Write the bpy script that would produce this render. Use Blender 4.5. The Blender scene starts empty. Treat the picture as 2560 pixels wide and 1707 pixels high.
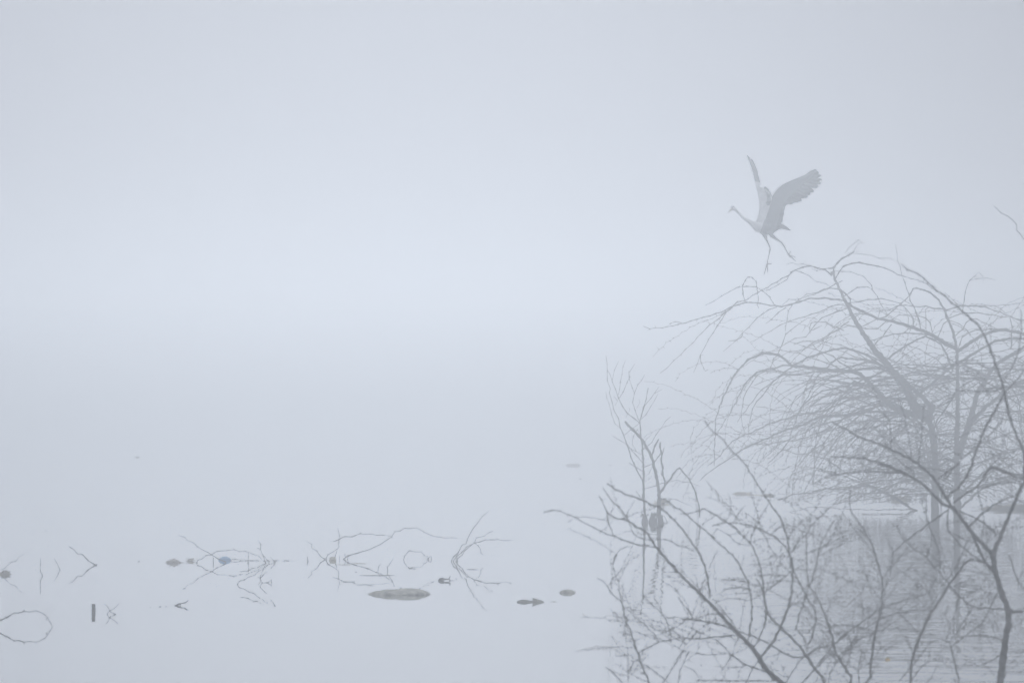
import bpy, bmesh, math, random
from mathutils import Vector, Matrix, noise

S = bpy.context.scene
C = S.collection
R = random.Random(7)

# ------------------------------------------------------------------ camera
F = 28444.4          # focal length in photo pixels (400 mm on a 36 mm, 2560 px wide frame)
CAM_H = 1.5          # metres above the water
HORIZON = 880.0      # photo row of the hidden horizon
cam = bpy.data.cameras.new('camera')
cam_o = bpy.data.objects.new('camera', cam)
C.objects.link(cam_o)
S.camera = cam_o
cam.lens = 400
cam.sensor_width = 36
cam.clip_start = 1
cam.clip_end = 20000
PITCH = math.atan((HORIZON - 853.5) / F)
cam_o.location = (0, 0, CAM_H)
cam_o.rotation_euler = (math.pi / 2 + PITCH, 0, 0)
cam.dof.use_dof = True
cam.dof.focus_distance = 106
cam.dof.aperture_fstop = 22

# ------------------------------------------------------------------ light
SUN_ELEV, SUN_ROT = math.radians(4.0), math.radians(-0.4)
w = bpy.data.worlds.new('World')
S.world = w
w.use_nodes = True
nt = w.node_tree
bg = nt.nodes['Background']
sky = nt.nodes.new('ShaderNodeTexSky')
sky.sky_type = 'NISHITA'
sky.sun_disc = False
sky.sun_elevation = SUN_ELEV
sky.sun_rotation = SUN_ROT
cloud = nt.nodes.new('ShaderNodeMixRGB')        # an even cloud deck over the clear sky
cloud.inputs[0].default_value = 0.985
cloud.inputs[2].default_value = (40.0, 42.2, 48.0, 1)
nt.links.new(sky.outputs[0], cloud.inputs[1])
nt.links.new(cloud.outputs[0], bg.inputs[0])
bg.inputs[1].default_value = 0.10
sl = bpy.data.lights.new('sun', 'SUN')
sun = bpy.data.objects.new('sun', sl)
C.objects.link(sun)
sl.energy = 0.5
sl.angle = math.radians(0.5)
sl.color = (.86, .92, 1)
sun.rotation_euler = (math.pi / 2 - SUN_ELEV, 0, math.pi - SUN_ROT)
S.view_settings.view_transform = 'Standard'
S.view_settings.look = 'None'
S.view_settings.gamma = 1
S.view_settings.use_curve_mapping = False
S.view_settings.exposure = -3.41
S.cycles.volume_bounces = 5
S.cycles.max_bounces = 12
S.cycles.sample_clamp_indirect = 30


# ------------------------------------------------------------------ helpers
def at(x, y, d):
    """the point d metres in front of the camera that shows at photo pixel x, y"""
    v = Vector(((x - 1280) / F, 1, -(y - 853.5) / F))
    v.rotate(Matrix.Rotation(PITCH, 3, 'X'))
    return Vector((0, 0, CAM_H)) + v * (d / v.y)


def wd(y):
    """distance at which the water surface shows on photo row y"""
    return CAM_H * F / (y - HORIZON)


def tile(ox, oy, s, text):
    """polylines read off an enlarged crop: 'x,y x,y ...' -> photo pixels"""
    return [(ox + float(a) / s, oy + float(b) / s) for a, b in (p.split(',') for p in text.split())]


def mat(name, col, rough=.8, var=.25, scale=30, col2=None, spec=.3):
    m = bpy.data.materials.new(name)
    m.use_nodes = True
    n = m.node_tree
    p = n.nodes['Principled BSDF']
    p.inputs['Roughness'].default_value = rough
    p.inputs['Specular IOR Level'].default_value = spec
    tc = n.nodes.new('ShaderNodeTexCoord')
    nz = n.nodes.new('ShaderNodeTexNoise')
    nz.inputs['Scale'].default_value = scale
    nz.inputs['Detail'].default_value = 5
    n.links.new(tc.outputs['Object'], nz.inputs['Vector'])
    rp = n.nodes.new('ShaderNodeValToRGB')
    c2 = col2 or tuple(c * (1 + var) for c in col)
    rp.color_ramp.elements[0].position = .35
    rp.color_ramp.elements[1].position = .68
    rp.color_ramp.elements[0].color = (*[c * (1 - var) for c in col], 1)
    rp.color_ramp.elements[1].color = (*c2, 1)
    n.links.new(nz.outputs['Fac'], rp.inputs[0])
    n.links.new(rp.outputs[0], p.inputs['Base Color'])
    b = n.nodes.new('ShaderNodeBump')
    b.inputs['Strength'].default_value = .4
    b.inputs['Distance'].default_value = .004
    n.links.new(nz.outputs['Fac'], b.inputs['Height'])
    n.links.new(b.outputs[0], p.inputs['Normal'])
    return m


M = dict(
    bark=mat('bark', (.15, .143, .135), .9, .35, 40),
    twig=mat('twig_bark', (.20, .185, .16), .9, .4, 25),
    dark=mat('wet_bark', (.11, .104, .1), .7, .3, 40),
    fore=mat('shrub_bark', (.17, .162, .16), .9, .45, 60),
    stone=mat('stone', (.58, .56, .45), .8, .3, 22, (.86, .83, .70)),
    reed=mat('dry_reed', (.72, .66, .5), .9, .25, 25),
    foam=mat('foam', (.86, .8, .7), .7, .12, 40),
    pale=mat('pale_plastic', (.86, .84, .8), .5, .08, 30),
    blue=mat('blue_plastic', (.3, .58, .92), .4, .15, 20),
    leaf=mat('dead_leaf', (.42, .41, .34), .7, .3, 20),
    ochre=mat('yellow_leaf', (.75, .52, .16), .7, .2, 20),
    bank=mat('matted_reeds', (.5, .47, .36), .95, .35, 8, (.62, .57, .43)),
    plume=mat('grey_plumage', (.12, .125, .14), .85, .12, 18),
    flight=mat('flight_feathers', (.05, .054, .062), .8, .15, 22),
    lightp=mat('pale_or_lit_plumage', (.86, .85, .83), .85, .10, 18),
    white=mat('white_plumage', (.88, .87, .85), .85, .05, 18),
    beak=mat('horn', (.62, .53, .36), .5, .15, 40),
    crest=mat('slate_crest', (.2, .22, .27), .8, .15, 40),
    leg=mat('leg_skin', (.24, .225, .2), .6, .15, 60),
    eye=mat('eye', (.02, .02, .015), .2, .05, 40),
)


def link(name, verts, faces, m, parent=None, origin=None, smooth=True):
    me = bpy.data.meshes.new(name)
    o0 = origin if origin is not None else Vector((0, 0, 0))
    me.from_pydata([tuple(Vector(v) - o0) for v in verts], [], faces)
    me.materials.append(m)
    if smooth:
        me.polygons.foreach_set('use_smooth', [True] * len(me.polygons))
    me.update()
    o = bpy.data.objects.new(name, me)
    C.objects.link(o)
    if parent is not None:
        o.parent = parent
    elif origin is not None:
        o.location = origin
    return o


def tag(o, label=None, cat=None, group=None, kind=None):
    for k, v in (('label', label), ('category', cat), ('group', group), ('kind', kind)):
        if v:
            o[k] = v
    return o


def thing(name, loc, label, cat, group=None):
    o = bpy.data.objects.new(name, None)
    o.empty_display_size = .2
    o.location = loc
    C.objects.link(o)
    return tag(o, label, cat, group)


def smooth_path(p, step):
    """Catmull-Rom through p, resampled about every step pixels -> [(x, y, t)]"""
    q = [p[0]] + list(p) + [p[-1]]
    out = []
    L = [math.dist(p[i], p[i + 1]) for i in range(len(p) - 1)]
    tot = sum(L) or 1
    acc = 0
    for i in range(len(p) - 1):
        a, b, c, d = q[i:i + 4]
        n = max(1, int(L[i] / step))
        for k in range(n):
            t = k / n
            out.append(tuple(.5 * (2 * b[j] + (c[j] - a[j]) * t + (2 * a[j] - 5 * b[j] + 4 * c[j] - d[j]) * t * t
                                   + (3 * b[j] - a[j] - 3 * c[j] + d[j]) * t ** 3) for j in (0, 1)) + ((acc + L[i] * t) / tot,))
        acc += L[i]
    out.append((*p[-1], 1.0))
    return out


class Tubes:
    def __init__(self):
        self.v, self.f = [], []

    def tube(self, pts, rad, n=5):
        if len(pts) < 2:
            return
        base = len(self.v)
        up = None
        for i, p in enumerate(pts):
            t = (pts[min(i + 1, len(pts) - 1)] - pts[max(i - 1, 0)])
            if t.length < 1e-9:
                t = Vector((0, 0, 1))
            t.normalize()
            if up is None:
                up = t.orthogonal().normalized()
            up = (up - t * up.dot(t))
            up = up.normalized() if up.length > 1e-6 else t.orthogonal().normalized()
            s = t.cross(up)
            for k in range(n):
                a = 2 * math.pi * k / n
                self.v.append(p + (up * math.cos(a) + s * math.sin(a)) * rad[i])
        for i in range(len(pts) - 1):
            for k in range(n):
                a, b = base + i * n + k, base + i * n + (k + 1) % n
                self.f.append((a, b, b + n, a + n))
        self.f.append(tuple(base + k for k in reversed(range(n))))
        e = base + (len(pts) - 1) * n
        self.f.append(tuple(e + k for k in range(n)))

    def spike(self, p, q, r):
        b = len(self.v)
        t = (q - p).normalized()
        u = t.orthogonal().normalized()
        s = t.cross(u)
        for k in range(3):
            a = 2 * math.pi * k / 3
            self.v.append(p + (u * math.cos(a) + s * math.sin(a)) * r)
        self.v.append(q)
        for k in range(3):
            self.f.append((b + k, b + (k + 1) % 3, b + 3))


class Plant:
    """a bare woody plant whose branches are laid out from the photograph, each at its own depth"""

    def __init__(self, name, base, d0, label, cat, bark, twig, thorn=7, group=None):
        self.d0 = d0
        self.o = at(*base, d0)
        self.root = thing(name, self.o, label, cat, group)
        self.samples = []
        self.bark, self.twig, self.thorn = bark, twig, thorn
        self.limbs = []

    def depth_near(self, x, y):
        best, bd = 40.0, self.d0
        for sx, sy, sd in self.samples:
            q = abs(sx - x) + abs(sy - y)
            if q < best:
                best, bd = q, sd
        return bd

    def run(self, tb, px, w0, w1, slope=None, kink=1.0, thorns=True, d=None, keep=True, step=None, sides=None, taper=1.25):
        """one tapering woody run into tb; w0, w1 are half widths in photo pixels"""
        if w1 > w0:
            px, w0, w1 = px[::-1], w1, w0
        ds = self.depth_near(*px[0]) if d is None else d
        step = step or (15 if w0 < 2.2 else 13 if w0 < 5 else 11)
        sp = smooth_path(px, step)
        slope = R.uniform(-.55, .55) if slope is None else slope
        seed = R.uniform(0, 1000)
        pts, rad, flat = [], [], []
        arc = 0
        for i, (x, y, t) in enumerate(sp):
            if i:
                arc += math.dist((x, y), sp[i - 1][:2])
            wpx = w1 + (w0 - w1) * (1 - t) ** taper
            dd = ds + slope * arc * ds / F * (1 - .3 * t) + .05 * math.sin(seed + arc * .03) * min(1, arc / 40)
            k = kink * (1.7 if wpx < 3 else .9 + .08 * wpx)
            j = (1 if i % 2 else -1) * k * R.uniform(.1, 1) if 0 < i < len(sp) - 1 else 0
            nx = ny = 0
            if 0 < i < len(sp) - 1:
                tx, ty = sp[i + 1][0] - sp[i - 1][0], sp[i + 1][1] - sp[i - 1][1]
                l = math.hypot(tx, ty) or 1
                nx, ny = -ty / l, tx / l
            x, y = x + nx * j, y + ny * j
            r = max(wpx, .35) * dd / F
            bud = (1.45 if wpx < 3 else 1.12) * R.uniform(.85, 1.15)
            if flat and i < len(sp) - 1:           # a slimmer internode before each knot
                fx_, fy_, fd_ = flat[-1]
                pts.append(at(fx_ + (x - fx_) * .72, fy_ + (y - fy_) * .72, fd_ + (dd - fd_) * .72) - self.o)
                rad.append(r * R.uniform(.85, .98))
            pts.append(at(x, y, dd) - self.o)
            rad.append(r * bud if 0 < i < len(sp) - 1 else r)
            flat.append((x, y, dd))
        tb.tube(pts, rad, sides or (8 if w0 > 8 else 6 if w0 > 3 else 4))
        if thorns and self.thorn:
            for x, y, dd in flat[1:-1]:
                for _ in range(R.choice((0, 1, 1, 2))):
                    a = R.uniform(0, 2 * math.pi)
                    l = self.thorn * R.uniform(.5, 1.3)
                    q = at(x + math.cos(a) * l, y + math.sin(a) * l, dd + R.uniform(-.01, .01)) - self.o
                    tb.spike(at(x, y, dd) - self.o, q, (1.1 if self.thorn > 9 else .85) * dd / F)
        if keep:
            self.samples += flat[::2]
        return flat

    def limb(self, px, w0, w1, name='branch', slope=None, **k):
        tb = Tubes()
        flat = self.run(tb, px, w0, w1, slope, **k)
        o = link(name, tb.v, tb.f, self.bark if max(w0, w1) > 1.9 else self.twig, self.root)
        self.limbs.append((o, flat, max(w0, w1)))
        return o


def bundle(name, label, cat, m, x0, x1, top, wl, count, thick=.6, flat=.25, rad=1.0, group=None, keel=None):
    """a floating mat of separate broken stalks heaped between photo columns x0 and x1"""
    d = wd(wl)
    s = d / F
    o = at((x0 + x1) / 2, wl, d)
    rx, rz = (x1 - x0) / 2 * s, (wl - top) * s
    tb = Tubes()
    for _ in range(count):
        a, r = R.uniform(0, 2 * math.pi), R.random() ** .6
        cx, cy = math.cos(a) * rx * r * .75, math.sin(a) * rx * thick * r
        hmax = rz * math.sqrt(max(.05, 1 - r * r))
        cz = R.uniform(-.1, .9) * hmax
        L = rx * R.uniform(.15, .5)
        yaw, pit = R.gauss(0, .6) + R.choice((0, math.pi)), R.gauss(0, flat)
        dv = Vector((math.cos(yaw) * math.cos(pit), math.sin(yaw) * math.cos(pit), math.sin(pit) * min(1, rz / (L + 1e-6) * 1.2)))
        k = Vector((0, 0, R.uniform(-.1, .1) * rz))
        c = Vector((cx, cy, cz))
        q = R.uniform(.5, 1.2) * rad * s
        tb.tube([c - dv * L, c + k, c + dv * L], [q * .5, q, q * .4], 5)
    ob = link(name, tb.v, tb.f, m)
    ob.location = (o.x, o.y, 0)
    return tag(ob, label, cat, group)


# ------------------------------------------------------------------ the setting: water and haze
def build_water():
    m = bpy.data.materials.new('lake_water')
    m.use_nodes = True
    n = m.node_tree
    L = n.links.new
    p = n.nodes['Principled BSDF']
    p.inputs['Base Color'].default_value = (.03, .036, .036, 1)
    p.inputs['Roughness'].default_value = 0.0
    p.inputs['IOR'].default_value = 1.333
    geo = n.nodes.new('ShaderNodeNewGeometry')

    def nz(scale, sx, sy, detail=2, rough=.5, dist=0):
        mp = n.nodes.new('ShaderNodeMapping')
        mp.inputs['Scale'].default_value = (sx, sy, 1)
        L(geo.outputs['Position'], mp.inputs['Vector'])
        t = n.nodes.new('ShaderNodeTexNoise')
        t.inputs['Scale'].default_value = scale
        t.inputs['Detail'].default_value = detail
        t.inputs['Roughness'].default_value = rough
        t.inputs['Distortion'].default_value = dist
        L(mp.outputs[0], t.inputs['Vector'])
        return t.outputs['Fac']

    def math_(op, a, b):
        q = n.nodes.new('ShaderNodeMath')
        q.operation = op
        for i, v in enumerate((a, b)):
            if isinstance(v, (int, float)):
                q.inputs[i].default_value = v
            else:
                L(v, q.inputs[i])
        return q.outputs[0]
    # a light breeze reaches the water round the tree; the open side lies almost still
    sep = n.nodes.new('ShaderNodeSeparateXYZ')
    L(geo.outputs['Position'], sep.inputs[0])
    mr = n.nodes.new('ShaderNodeMapRange')
    mr.interpolation_type = 'SMOOTHSTEP'
    mr.inputs['From Min'].default_value = .2
    mr.inputs['From Max'].default_value = 1.5
    mr.inputs['To Min'].default_value = .13
    mr.inputs['To Max'].default_value = 1.0
    L(math_('ADD', sep.outputs['X'], math_('MULTIPLY', math_('SUBTRACT', nz(.25, 1, .3), .5), 2.0)), mr.inputs['Value'])
    long_ = math_('MULTIPLY', nz(1.0, 1.3, .8, 1, .4), .15)
    mid = math_('MULTIPLY', nz(1.3, 2.2, .95, 1, .45), .55)
    fine = math_('MULTIPLY', nz(3.4, 1.2, 1.0, 0, .5), .16)
    h = math_('MULTIPLY', math_('ADD', math_('ADD', long_, mid), fine), mr.outputs[0])
    b = n.nodes.new('ShaderNodeBump')
    b.inputs['Strength'].default_value = 1.0
    b.inputs['Distance'].default_value = RIPPLE
    L(h, b.inputs['Height'])
    L(b.outputs[0], p.inputs['Normal'])
    o = link('lake_water', [(-600, -200, 0), (600, -200, 0), (600, 1500, 0), (-600, 1500, 0)], [(0, 1, 2, 3)], m, smooth=False)
    tag(o, 'still grey lake water mirroring the mist', kind='structure')


RIPPLE = .007
build_water()


def build_haze():
    m = bpy.data.materials.new('haze')
    m.use_nodes = True
    n = m.node_tree
    n.nodes.remove(n.nodes['Principled BSDF'])
    v = n.nodes.new('ShaderNodeVolumePrincipled')
    v.inputs['Color'].default_value = (.97, .98, .99, 1)
    v.inputs['Density'].default_value = .0092
    v.inputs['Anisotropy'].default_value = .92
    v.inputs['Density Attribute'].default_value = ''
    n.links.new(v.outputs[0], n.nodes['Material Output'].inputs['Volume'])
    lo, hi = (-601, -201, -1), (601, 1501, 3.6)
    vs = [(x, y, z) for x in (lo[0], hi[0]) for y in (lo[1], hi[1]) for z in (lo[2], hi[2])]
    o = link('haze', vs, [(0, 1, 3, 2), (4, 6, 7, 5), (0, 4, 5, 1), (2, 3, 7, 6), (0, 2, 6, 4), (1, 5, 7, 3)], m, smooth=False)
    tag(o, 'pale even mist lying over the lake', kind='stuff')


build_haze()

# ------------------------------------------------------------------ the thorn tree the heron is leaving
T1 = lambda s: tile(1600, 600, 4.9, s)
T2 = lambda s: tile(2080, 580, 4.9, s)
T3 = lambda s: tile(1600, 880, 4.9, s)
T4 = lambda s: tile(2080, 880, 4.9, s)
TC = lambda s: tile(2080, 1160, 4.9, s)
TB = lambda s: tile(1780, 1160, 4.9, s)

tree = Plant('thorn_tree', (2368, 1276), 108.0, 'wide bare thorn tree with drooping branches standing in the water', 'tree', M['bark'], M['twig'], 8)
def tl(px, a, b, *q, **k):
    a, b = (v * 1.25 if v < 2.4 else v for v in (a, b))
    return tree.limb(px, a, max(b, .6), *q, **k)


tl(TC('1260,640 1262,480') + T4('1270,1440 1258,1300 1246,1100 1215,930 1192,820 1215,720 1240,640'), 11, 7, 'trunk', 0, thorns=False)
tl(TC('1530,660 1532,420') + T4('1530,1500 1530,1250 1530,1000 1540,700 1535,400 1535,150 1530,0') + T2('1520,1400 1500,1290 1460,1160 1410,1050 1380,960 1340,880 1270,790 1200,745 1130,710 1090,710 1040,685 1000,700 960,750 940,790'), 9.8, 1.2, 'trunk', .08, thorns=False)
tl(T4('1200,840 1080,760 1010,660 960,560 900,430 820,320 730,220 640,100 540,0') + T2('470,1370 380,1240 300,1110 240,1010 190,900 140,800 90,690 40,580 15,490 22,440 60,380 120,330 200,285 265,240'), 12, 1.3, slope=-.1)
tl(T4('1230,720 1150,590 1050,500 930,400 840,310 780,260'), 7, 5, slope=0)
tl(T2('1525,1430 1400,1370 1290,1300 1180,1240 1050,1190 940,1150 800,1110 680,1080 560,1060 430,1000 330,950 230,910 190,870'), 5.6, 2.2, slope=-.25)
tl(T2('1540,1460 1640,1390 1760,1310 1880,1245 2000,1210 2130,1205 2352,1250 2600,1380 2800,1560'), 4.8, 1.6, slope=.3)
tl(T4('1545,1290 1620,1050 1680,880 1740,650 1780,500 1850,400 1900,300 1980,190 2060,120 2200,30 2352,-60 2560,-200 2700,-260'), 9, 2.5, slope=.2)
tl(T4('1690,870 1800,760 1900,660 2050,540 2150,440 2352,340 2560,230 2800,200'), 5.2, 1.8, slope=-.3)
tl(T4('1880,290 1760,230 1600,150'), 3, 3.4, slope=0)
tl(T4('1000,580 1060,520 1150,450 1290,330 1400,230 1520,150'), 4.2, 3.4, slope=0)
tl(T4('1545,130 1640,80 1760,0') + T2('1900,1390 2000,1340 2100,1315 2352,1312 2560,1380'), 3.8, 1.8, slope=-.3)
# limbs sweeping out to the left
tl(T4('1110,800 1000,765 820,700 680,620 600,520 480,400 390,310 300,250 150,230 0,225') + T3('2200,202 2000,180 1850,165 1780,90 1700,40 1600,15 1500,20 1420,45 1330,95 1250,165 1160,280 1080,430 1000,600 960,720 930,820 925,950 920,1060 910,1200 912,1390'), 7.5, .6, slope=-.15, taper=1.5)
tl(T3('1870,165 1750,165 1640,200 1500,225 1430,250 1350,310 1290,390 1230,500 1170,620 1110,740 1050,830 1000,900 940,990'), 2.3, .6)
tl(T3('1790,275 1740,245 1650,215 1540,232 1440,275 1380,370 1300,470 1270,560 1255,660 1245,760 1250,900 1290,1000'), 1.5, .5)
tl(T3('2352,230 2200,235 2050,260 1900,275 1790,275 1730,280 1640,360 1560,440 1500,540 1430,600 1380,700 1360,780 1335,900 1320,1050'), 2.2, .6)
tl(T3('1880,170 1780,240 1700,300 1620,380 1500,450 1440,520 1380,600 1290,720 1190,860'), 1.6, .5)
tl(T4('1040,790 900,760 700,740 550,730 400,735 250,765 100,775 0,775') + T3('2230,790 2100,840 1950,910 1800,950 1650,1010 1500,1080 1380,1130 1250,1200 1100,1300 980,1380 880,1440 740,1568'), 3.8, .7, slope=.1)
tl(T4('950,570 700,565 450,545 300,570 200,590 100,630 0,680') + T3('2200,730 2050,750 1900,780 1800,810 1640,860 1500,920 1350,990 1200,1050 1080,1140 980,1270 940,1310 820,1395'), 3, .6, slope=.2)
tl(T4('500,440 380,390 280,360 200,410 80,430 0,450') + T3('2230,480 2110,550 2030,610 1950,730 1900,850 1860,960 1830,1080 1700,1240 1560,1370'), 2.8, .6, slope=-.2)
tl(T3('2352,930 2200,980 2050,1040 1900,1080 1700,1100 1550,1130 1380,1130 1220,1210 1060,1300'), 1.5, .6)
tl(T4('700,200 600,160 500,130 380,100 250,85 120,70 40,90 0,130') + T3('2300,180 2180,290 2120,420 2060,540 1990,650'), 3, .9, slope=-.3)
tl(T4('620,170 520,110 430,30') + T2('360,1490 260,1440 150,1425 0,1445') + T1('2200,1390 2050,1440 1920,1520') + T3('1870,160'), 3, 1.6, slope=.1)
# the long arching branch under the heron
tl(T2('150,842 0,820') + T1('2180,712 2080,720 1960,750 1850,790 1730,815 1600,800 1480,780 1370,760 1300,770 1200,790 1110,825 1000,880 860,925 700,968 560,1010 400,1050 270,1075 120,1080 40,1055'), 2.6, .6, slope=-.3)
for s in ('1290,745 1200,760 1090,845 960,960 850,1050 760,1130 650,1250 560,1345 500,1400 420,1480 330,1560 245,1630', '1090,850 1000,970 900,1130 800,1290 740,1410 700,1510 655,1625',
          '740,1410 750,1490 775,1560 800,1600 835,1588', '1650,800 1580,690 1500,620 1420,580 1320,565 1200,578 1100,625 1000,695 900,745 800,800',
          '1285,750 1255,660 1262,560 1285,490 1320,455 1380,455 1420,510 1440,600 1445,720 1440,790 1455,840', '1680,820 1580,860 1510,890 1430,960 1330,1060 1260,1140 1180,1220 1100,1300 1020,1365',
          '1260,1140 1250,1190 1180,1220 1080,1238', '1790,825 1700,890 1600,970 1540,1025', '1865,795 1820,870 1800,960 1790,1040 1780,1115', '510,1015 440,1005 380,1010 358,1028'):
    tl(T1(s), 1.25, .5)
tl(T2('18,520 0,500') + T1('2352,425 2270,370 2180,340 2080,320 2000,330 1900,375 1800,440 1680,510 1560,580 1440,650 1320,720 1220,760'), 2, .7, slope=-.2)
tl(T2('20,440 0,437') + T1('2352,340 2250,355 2170,370 2100,350'), 1.3, .6)
for s in ('2080,320 2000,300 1930,290 1860,285 1785,302', '1900,372 1850,390 1800,480 1700,550 1580,605 1480,630 1400,660', '1900,370 1980,390 2060,440 2150,500 2280,545 2352,590',
          '2480,500 2300,590 2200,640 2060,690 1950,720 1830,730 1740,800', '2352,592 2250,610 2160,640 2040,670 1950,720 1880,780', '2500,790 2352,800 2250,860 2100,910 1950,960 1830,990 1720,1040 1600,1110 1500,1170 1400,1225 1350,1250',
          '2530,840 2352,900 2230,960 2140,1040 2080,1130 2030,1180 1900,1210 1790,1260 1720,1320 1620,1355', '1690,1390 1740,1270 1790,1160 1840,1105 1900,1070 1980,1000 2060,955 2120,945 2170,975',
          '2500,1110 2352,1055 2270,1010 2160,1000 2100,1015 2070,1070 2080,1105 2130,1100 2230,1045', '2560,1000 2352,1140 2250,1200 2100,1270 2000,1350 1940,1360 1840,1365 1740,1410 1650,1470 1590,1560 1560,1640',
          '2352,1180 2230,1230 2120,1280 2010,1340 1900,1450 1840,1520', '1700,1400 1640,1460 1600,1560 1590,1640'):
    tl(T1(s), 1.3, .5)
for s, a, b in (('265,240 285,190 320,150 360,125 400,132', 1, .5), ('360,125 330,100 270,140 210,195 163,260', .8, .5), ('250,260 380,272 480,288 550,312 620,345', 1.1, .5), ('570,320 640,315 700,325 752,345', .7, .45), ('265,245 325,235', .9, .5),
                ('230,900 215,820 175,760 100,710 0,690', 1.6, 1.3), ('150,785 230,725 310,680 380,672 440,678 490,700 550,790 600,880 650,970 690,1040', 1.4, .6),
                ('45,570 80,490 140,425 230,385 330,378 440,395 540,415 640,435 750,495 870,545 960,570 1060,595 1170,635 1210,690 1280,720', 1.9, .5), ('20,470 120,480 220,490 310,515 380,545 440,600 480,650 495,695', 1, .7),
                ('1085,1190 1070,1090 1040,1000 1000,920 960,840 945,780 920,700 890,620 860,530 835,430 810,350 795,260 775,150', 1.7, .6), ('190,870 320,850 450,828 600,822 720,840 830,880 900,930 960,1010 1000,1080 1000,1150', 1.3, .9),
                ('580,1060 660,1030 740,970 830,880 940,790', 1.7, 1.1), ('1380,950 1250,935 1150,910 1000,915 900,890 800,910 700,950 560,970', 2, .6), ('1390,960 1500,920 1600,905 1750,905 1880,920 2000,960 2120,1010 2250,1060 2352,1080 2600,1180', 2, .6),
                ('1600,970 1620,830 1650,650 1690,595 1740,540 1800,500 1840,530 1860,600', 1.4, .5), ('1690,595 1780,570 1900,568 2005,590', .9, .5), ('1620,905 1530,890 1480,830 1430,790 1380,740', 1, .5), ('1640,905 1850,905 1980,900 2060,940 2120,990', 1.1, .6),
                ('1420,1060 1540,1010 1700,990 1900,1010 2080,1035 2200,1050 2352,1100', 1.5, .7), ('1180,1260 1000,1240 900,1240 750,1255 600,1290 470,1330', 1.8, 1), ('1480,1700 1430,1568 1380,1450 1330,1380 1250,1320 1150,1280', 2.4, 1.6),
                ('640,1580 820,1450 980,1350 1160,1265', 2.2, 1.8), ('730,1130 660,1230 560,1340 520,1390', 1.3, 1.2), ('1300,1280 1370,1130 1440,1070', 1.2, .9), ('2190,1440 2200,1250 2200,1100 2180,1050', 1.8, 1), ('560,1060 440,1130 330,1170 200,1150 100,1180 0,1240', 1.3, .7),
                ('420,1010 300,1000 180,1040 80,1110 0,1180', 1.2, .6), ('680,1080 560,1180 420,1190 300,1150 160,1140 0,1170', 1.4, .6), ('560,1060 580,990 585,930', .9, .6), ('930,1150 935,1060 915,960 880,900', 1, .6), ('1000,1150 1000,1060 960,1000', 1, .7),
                ('1230,1230 1200,1110 1150,1050 1060,1030 940,1015 820,1020 740,1060 660,1120', 1.4, .6), ('1150,1190 1145,1060 1150,950 1200,915', 1.1, .7), ('1520,1380 1400,1350 1280,1310', 1, .7), ('1440,1080 1560,1120 1650,1200 1700,1260', 1, .5),
                ('1500,1280 1600,1180 1700,1060 1850,1100 2000,1180 2150,1180', 1.2, .6), ('1540,1440 1600,1290 1700,1220 1850,1200 2000,1190', 1.4, .8)):
    tl(T2(s), a, b)
# the lone spray entering at the right edge, from the far side of the crown
tl([(2700, 900), (2660, 760), (2610, 670), (2560, 598), (2543, 577), (2541, 562), (2532, 550), (2504, 532), (2484, 515)], 2.2, .9)
# low limbs lying along the water
tl(TC('1240,700 1100,600 960,540 800,430 620,340 450,270 300,280 100,310') + TB('1400,300 1200,350 1000,370 900,410 800,440'), 3.6, .8, slope=-.1)
tl(TC('1000,560 700,555') + TB('2100,560 1800,555 1500,540 1350,525 1180,530 1000,580 850,600 700,625'), 1.2, .5, slope=-.35, d=107.0)
tl(TC('450,270 330,220 180,160 0,100') + TB('1300,60 1150,20'), 1.6, .6)
tl(TC('620,340 760,250 900,200 1100,160 1260,120'), 1.8, 2.6)
tl(TC('1540,560 1700,420 1850,300 2050,220 2300,180 2600,240'), 3, .8)
tl(TC('1560,380 1750,200 1900,60') + T4('2100,1260 2350,1180 2600,1150'), 3, .8)

# fine drooping twigs on every limb, kept as one spray per limb
SPRAY_TAPER = .7


def sprays(pl, density, lim, out, y_max, lmin, lmax, wid=(.55, .85), droop=(.5, 1.3), up=(-.2, 1.1)):
    for o, flat, w in list(pl.limbs):
        if len(flat) < 6:
            continue
        tb = Tubes()
        n = int(len(flat) * density * R.uniform(.7, 1.2))
        for _ in range(n):
            x, y, dd = flat[R.randrange(len(flat) // 4, len(flat) - 2)]
            if not lim(x, y):
                continue
            sg = out(x)
            th = R.uniform(*up)
            L = R.uniform(lmin, lmax)
            turn = R.uniform(*droop)
            pts = [(x, y)]
            k = 0
            while k * 12 < L:
                x += sg * math.cos(th) * 12
                y -= math.sin(th) * 12
                th -= turn * 12 / 110 + R.uniform(-.12, .12)
                th = max(th, -1.75)
                if y > y_max - 2:
                    break
                pts.append((x, y))
                k += 1
            if len(pts) > 2:
                a = R.uniform(*wid)
                pl.run(tb, pts, a, a * .6, d=dd, slope=R.uniform(-1, 1), keep=False, step=11, kink=1.2, sides=3)
        if tb.v:
            sp = link('twig_spray', tb.v, tb.f, pl.twig, o)
            sp['kind'] = 'stuff'


# secondary branches of the crowded lower crown: they arch out from the trunks and droop
TR = random.Random(11)
seeds = [q for q in tree.samples if 2080 < q[0] < 2640 and 900 < q[1] < 1250]
for _ in range(170):
    x, y, dd = TR.choice(seeds)
    sg = -1 if TR.random() < (.72 if x < 2420 else .35) else 1
    th = TR.uniform(-.35, .75)
    L = TR.uniform(140, 430)
    turn = TR.uniform(.25, .75)
    p = [(x, y)]
    while len(p) * 24 < L:
        x += sg * math.cos(th) * 24
        y -= math.sin(th) * 24
        th -= turn * 24 / 130 + TR.uniform(-.22, .22)
        th = max(th, -1.5)
        if y > 1262 or y < 850 or x < 1880:
            break
        p.append((x, y))
    if len(p) > 3:
        tl(p, TR.uniform(1.1, 2.1), .5, slope=TR.uniform(-.8, .8), d=dd)


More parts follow.
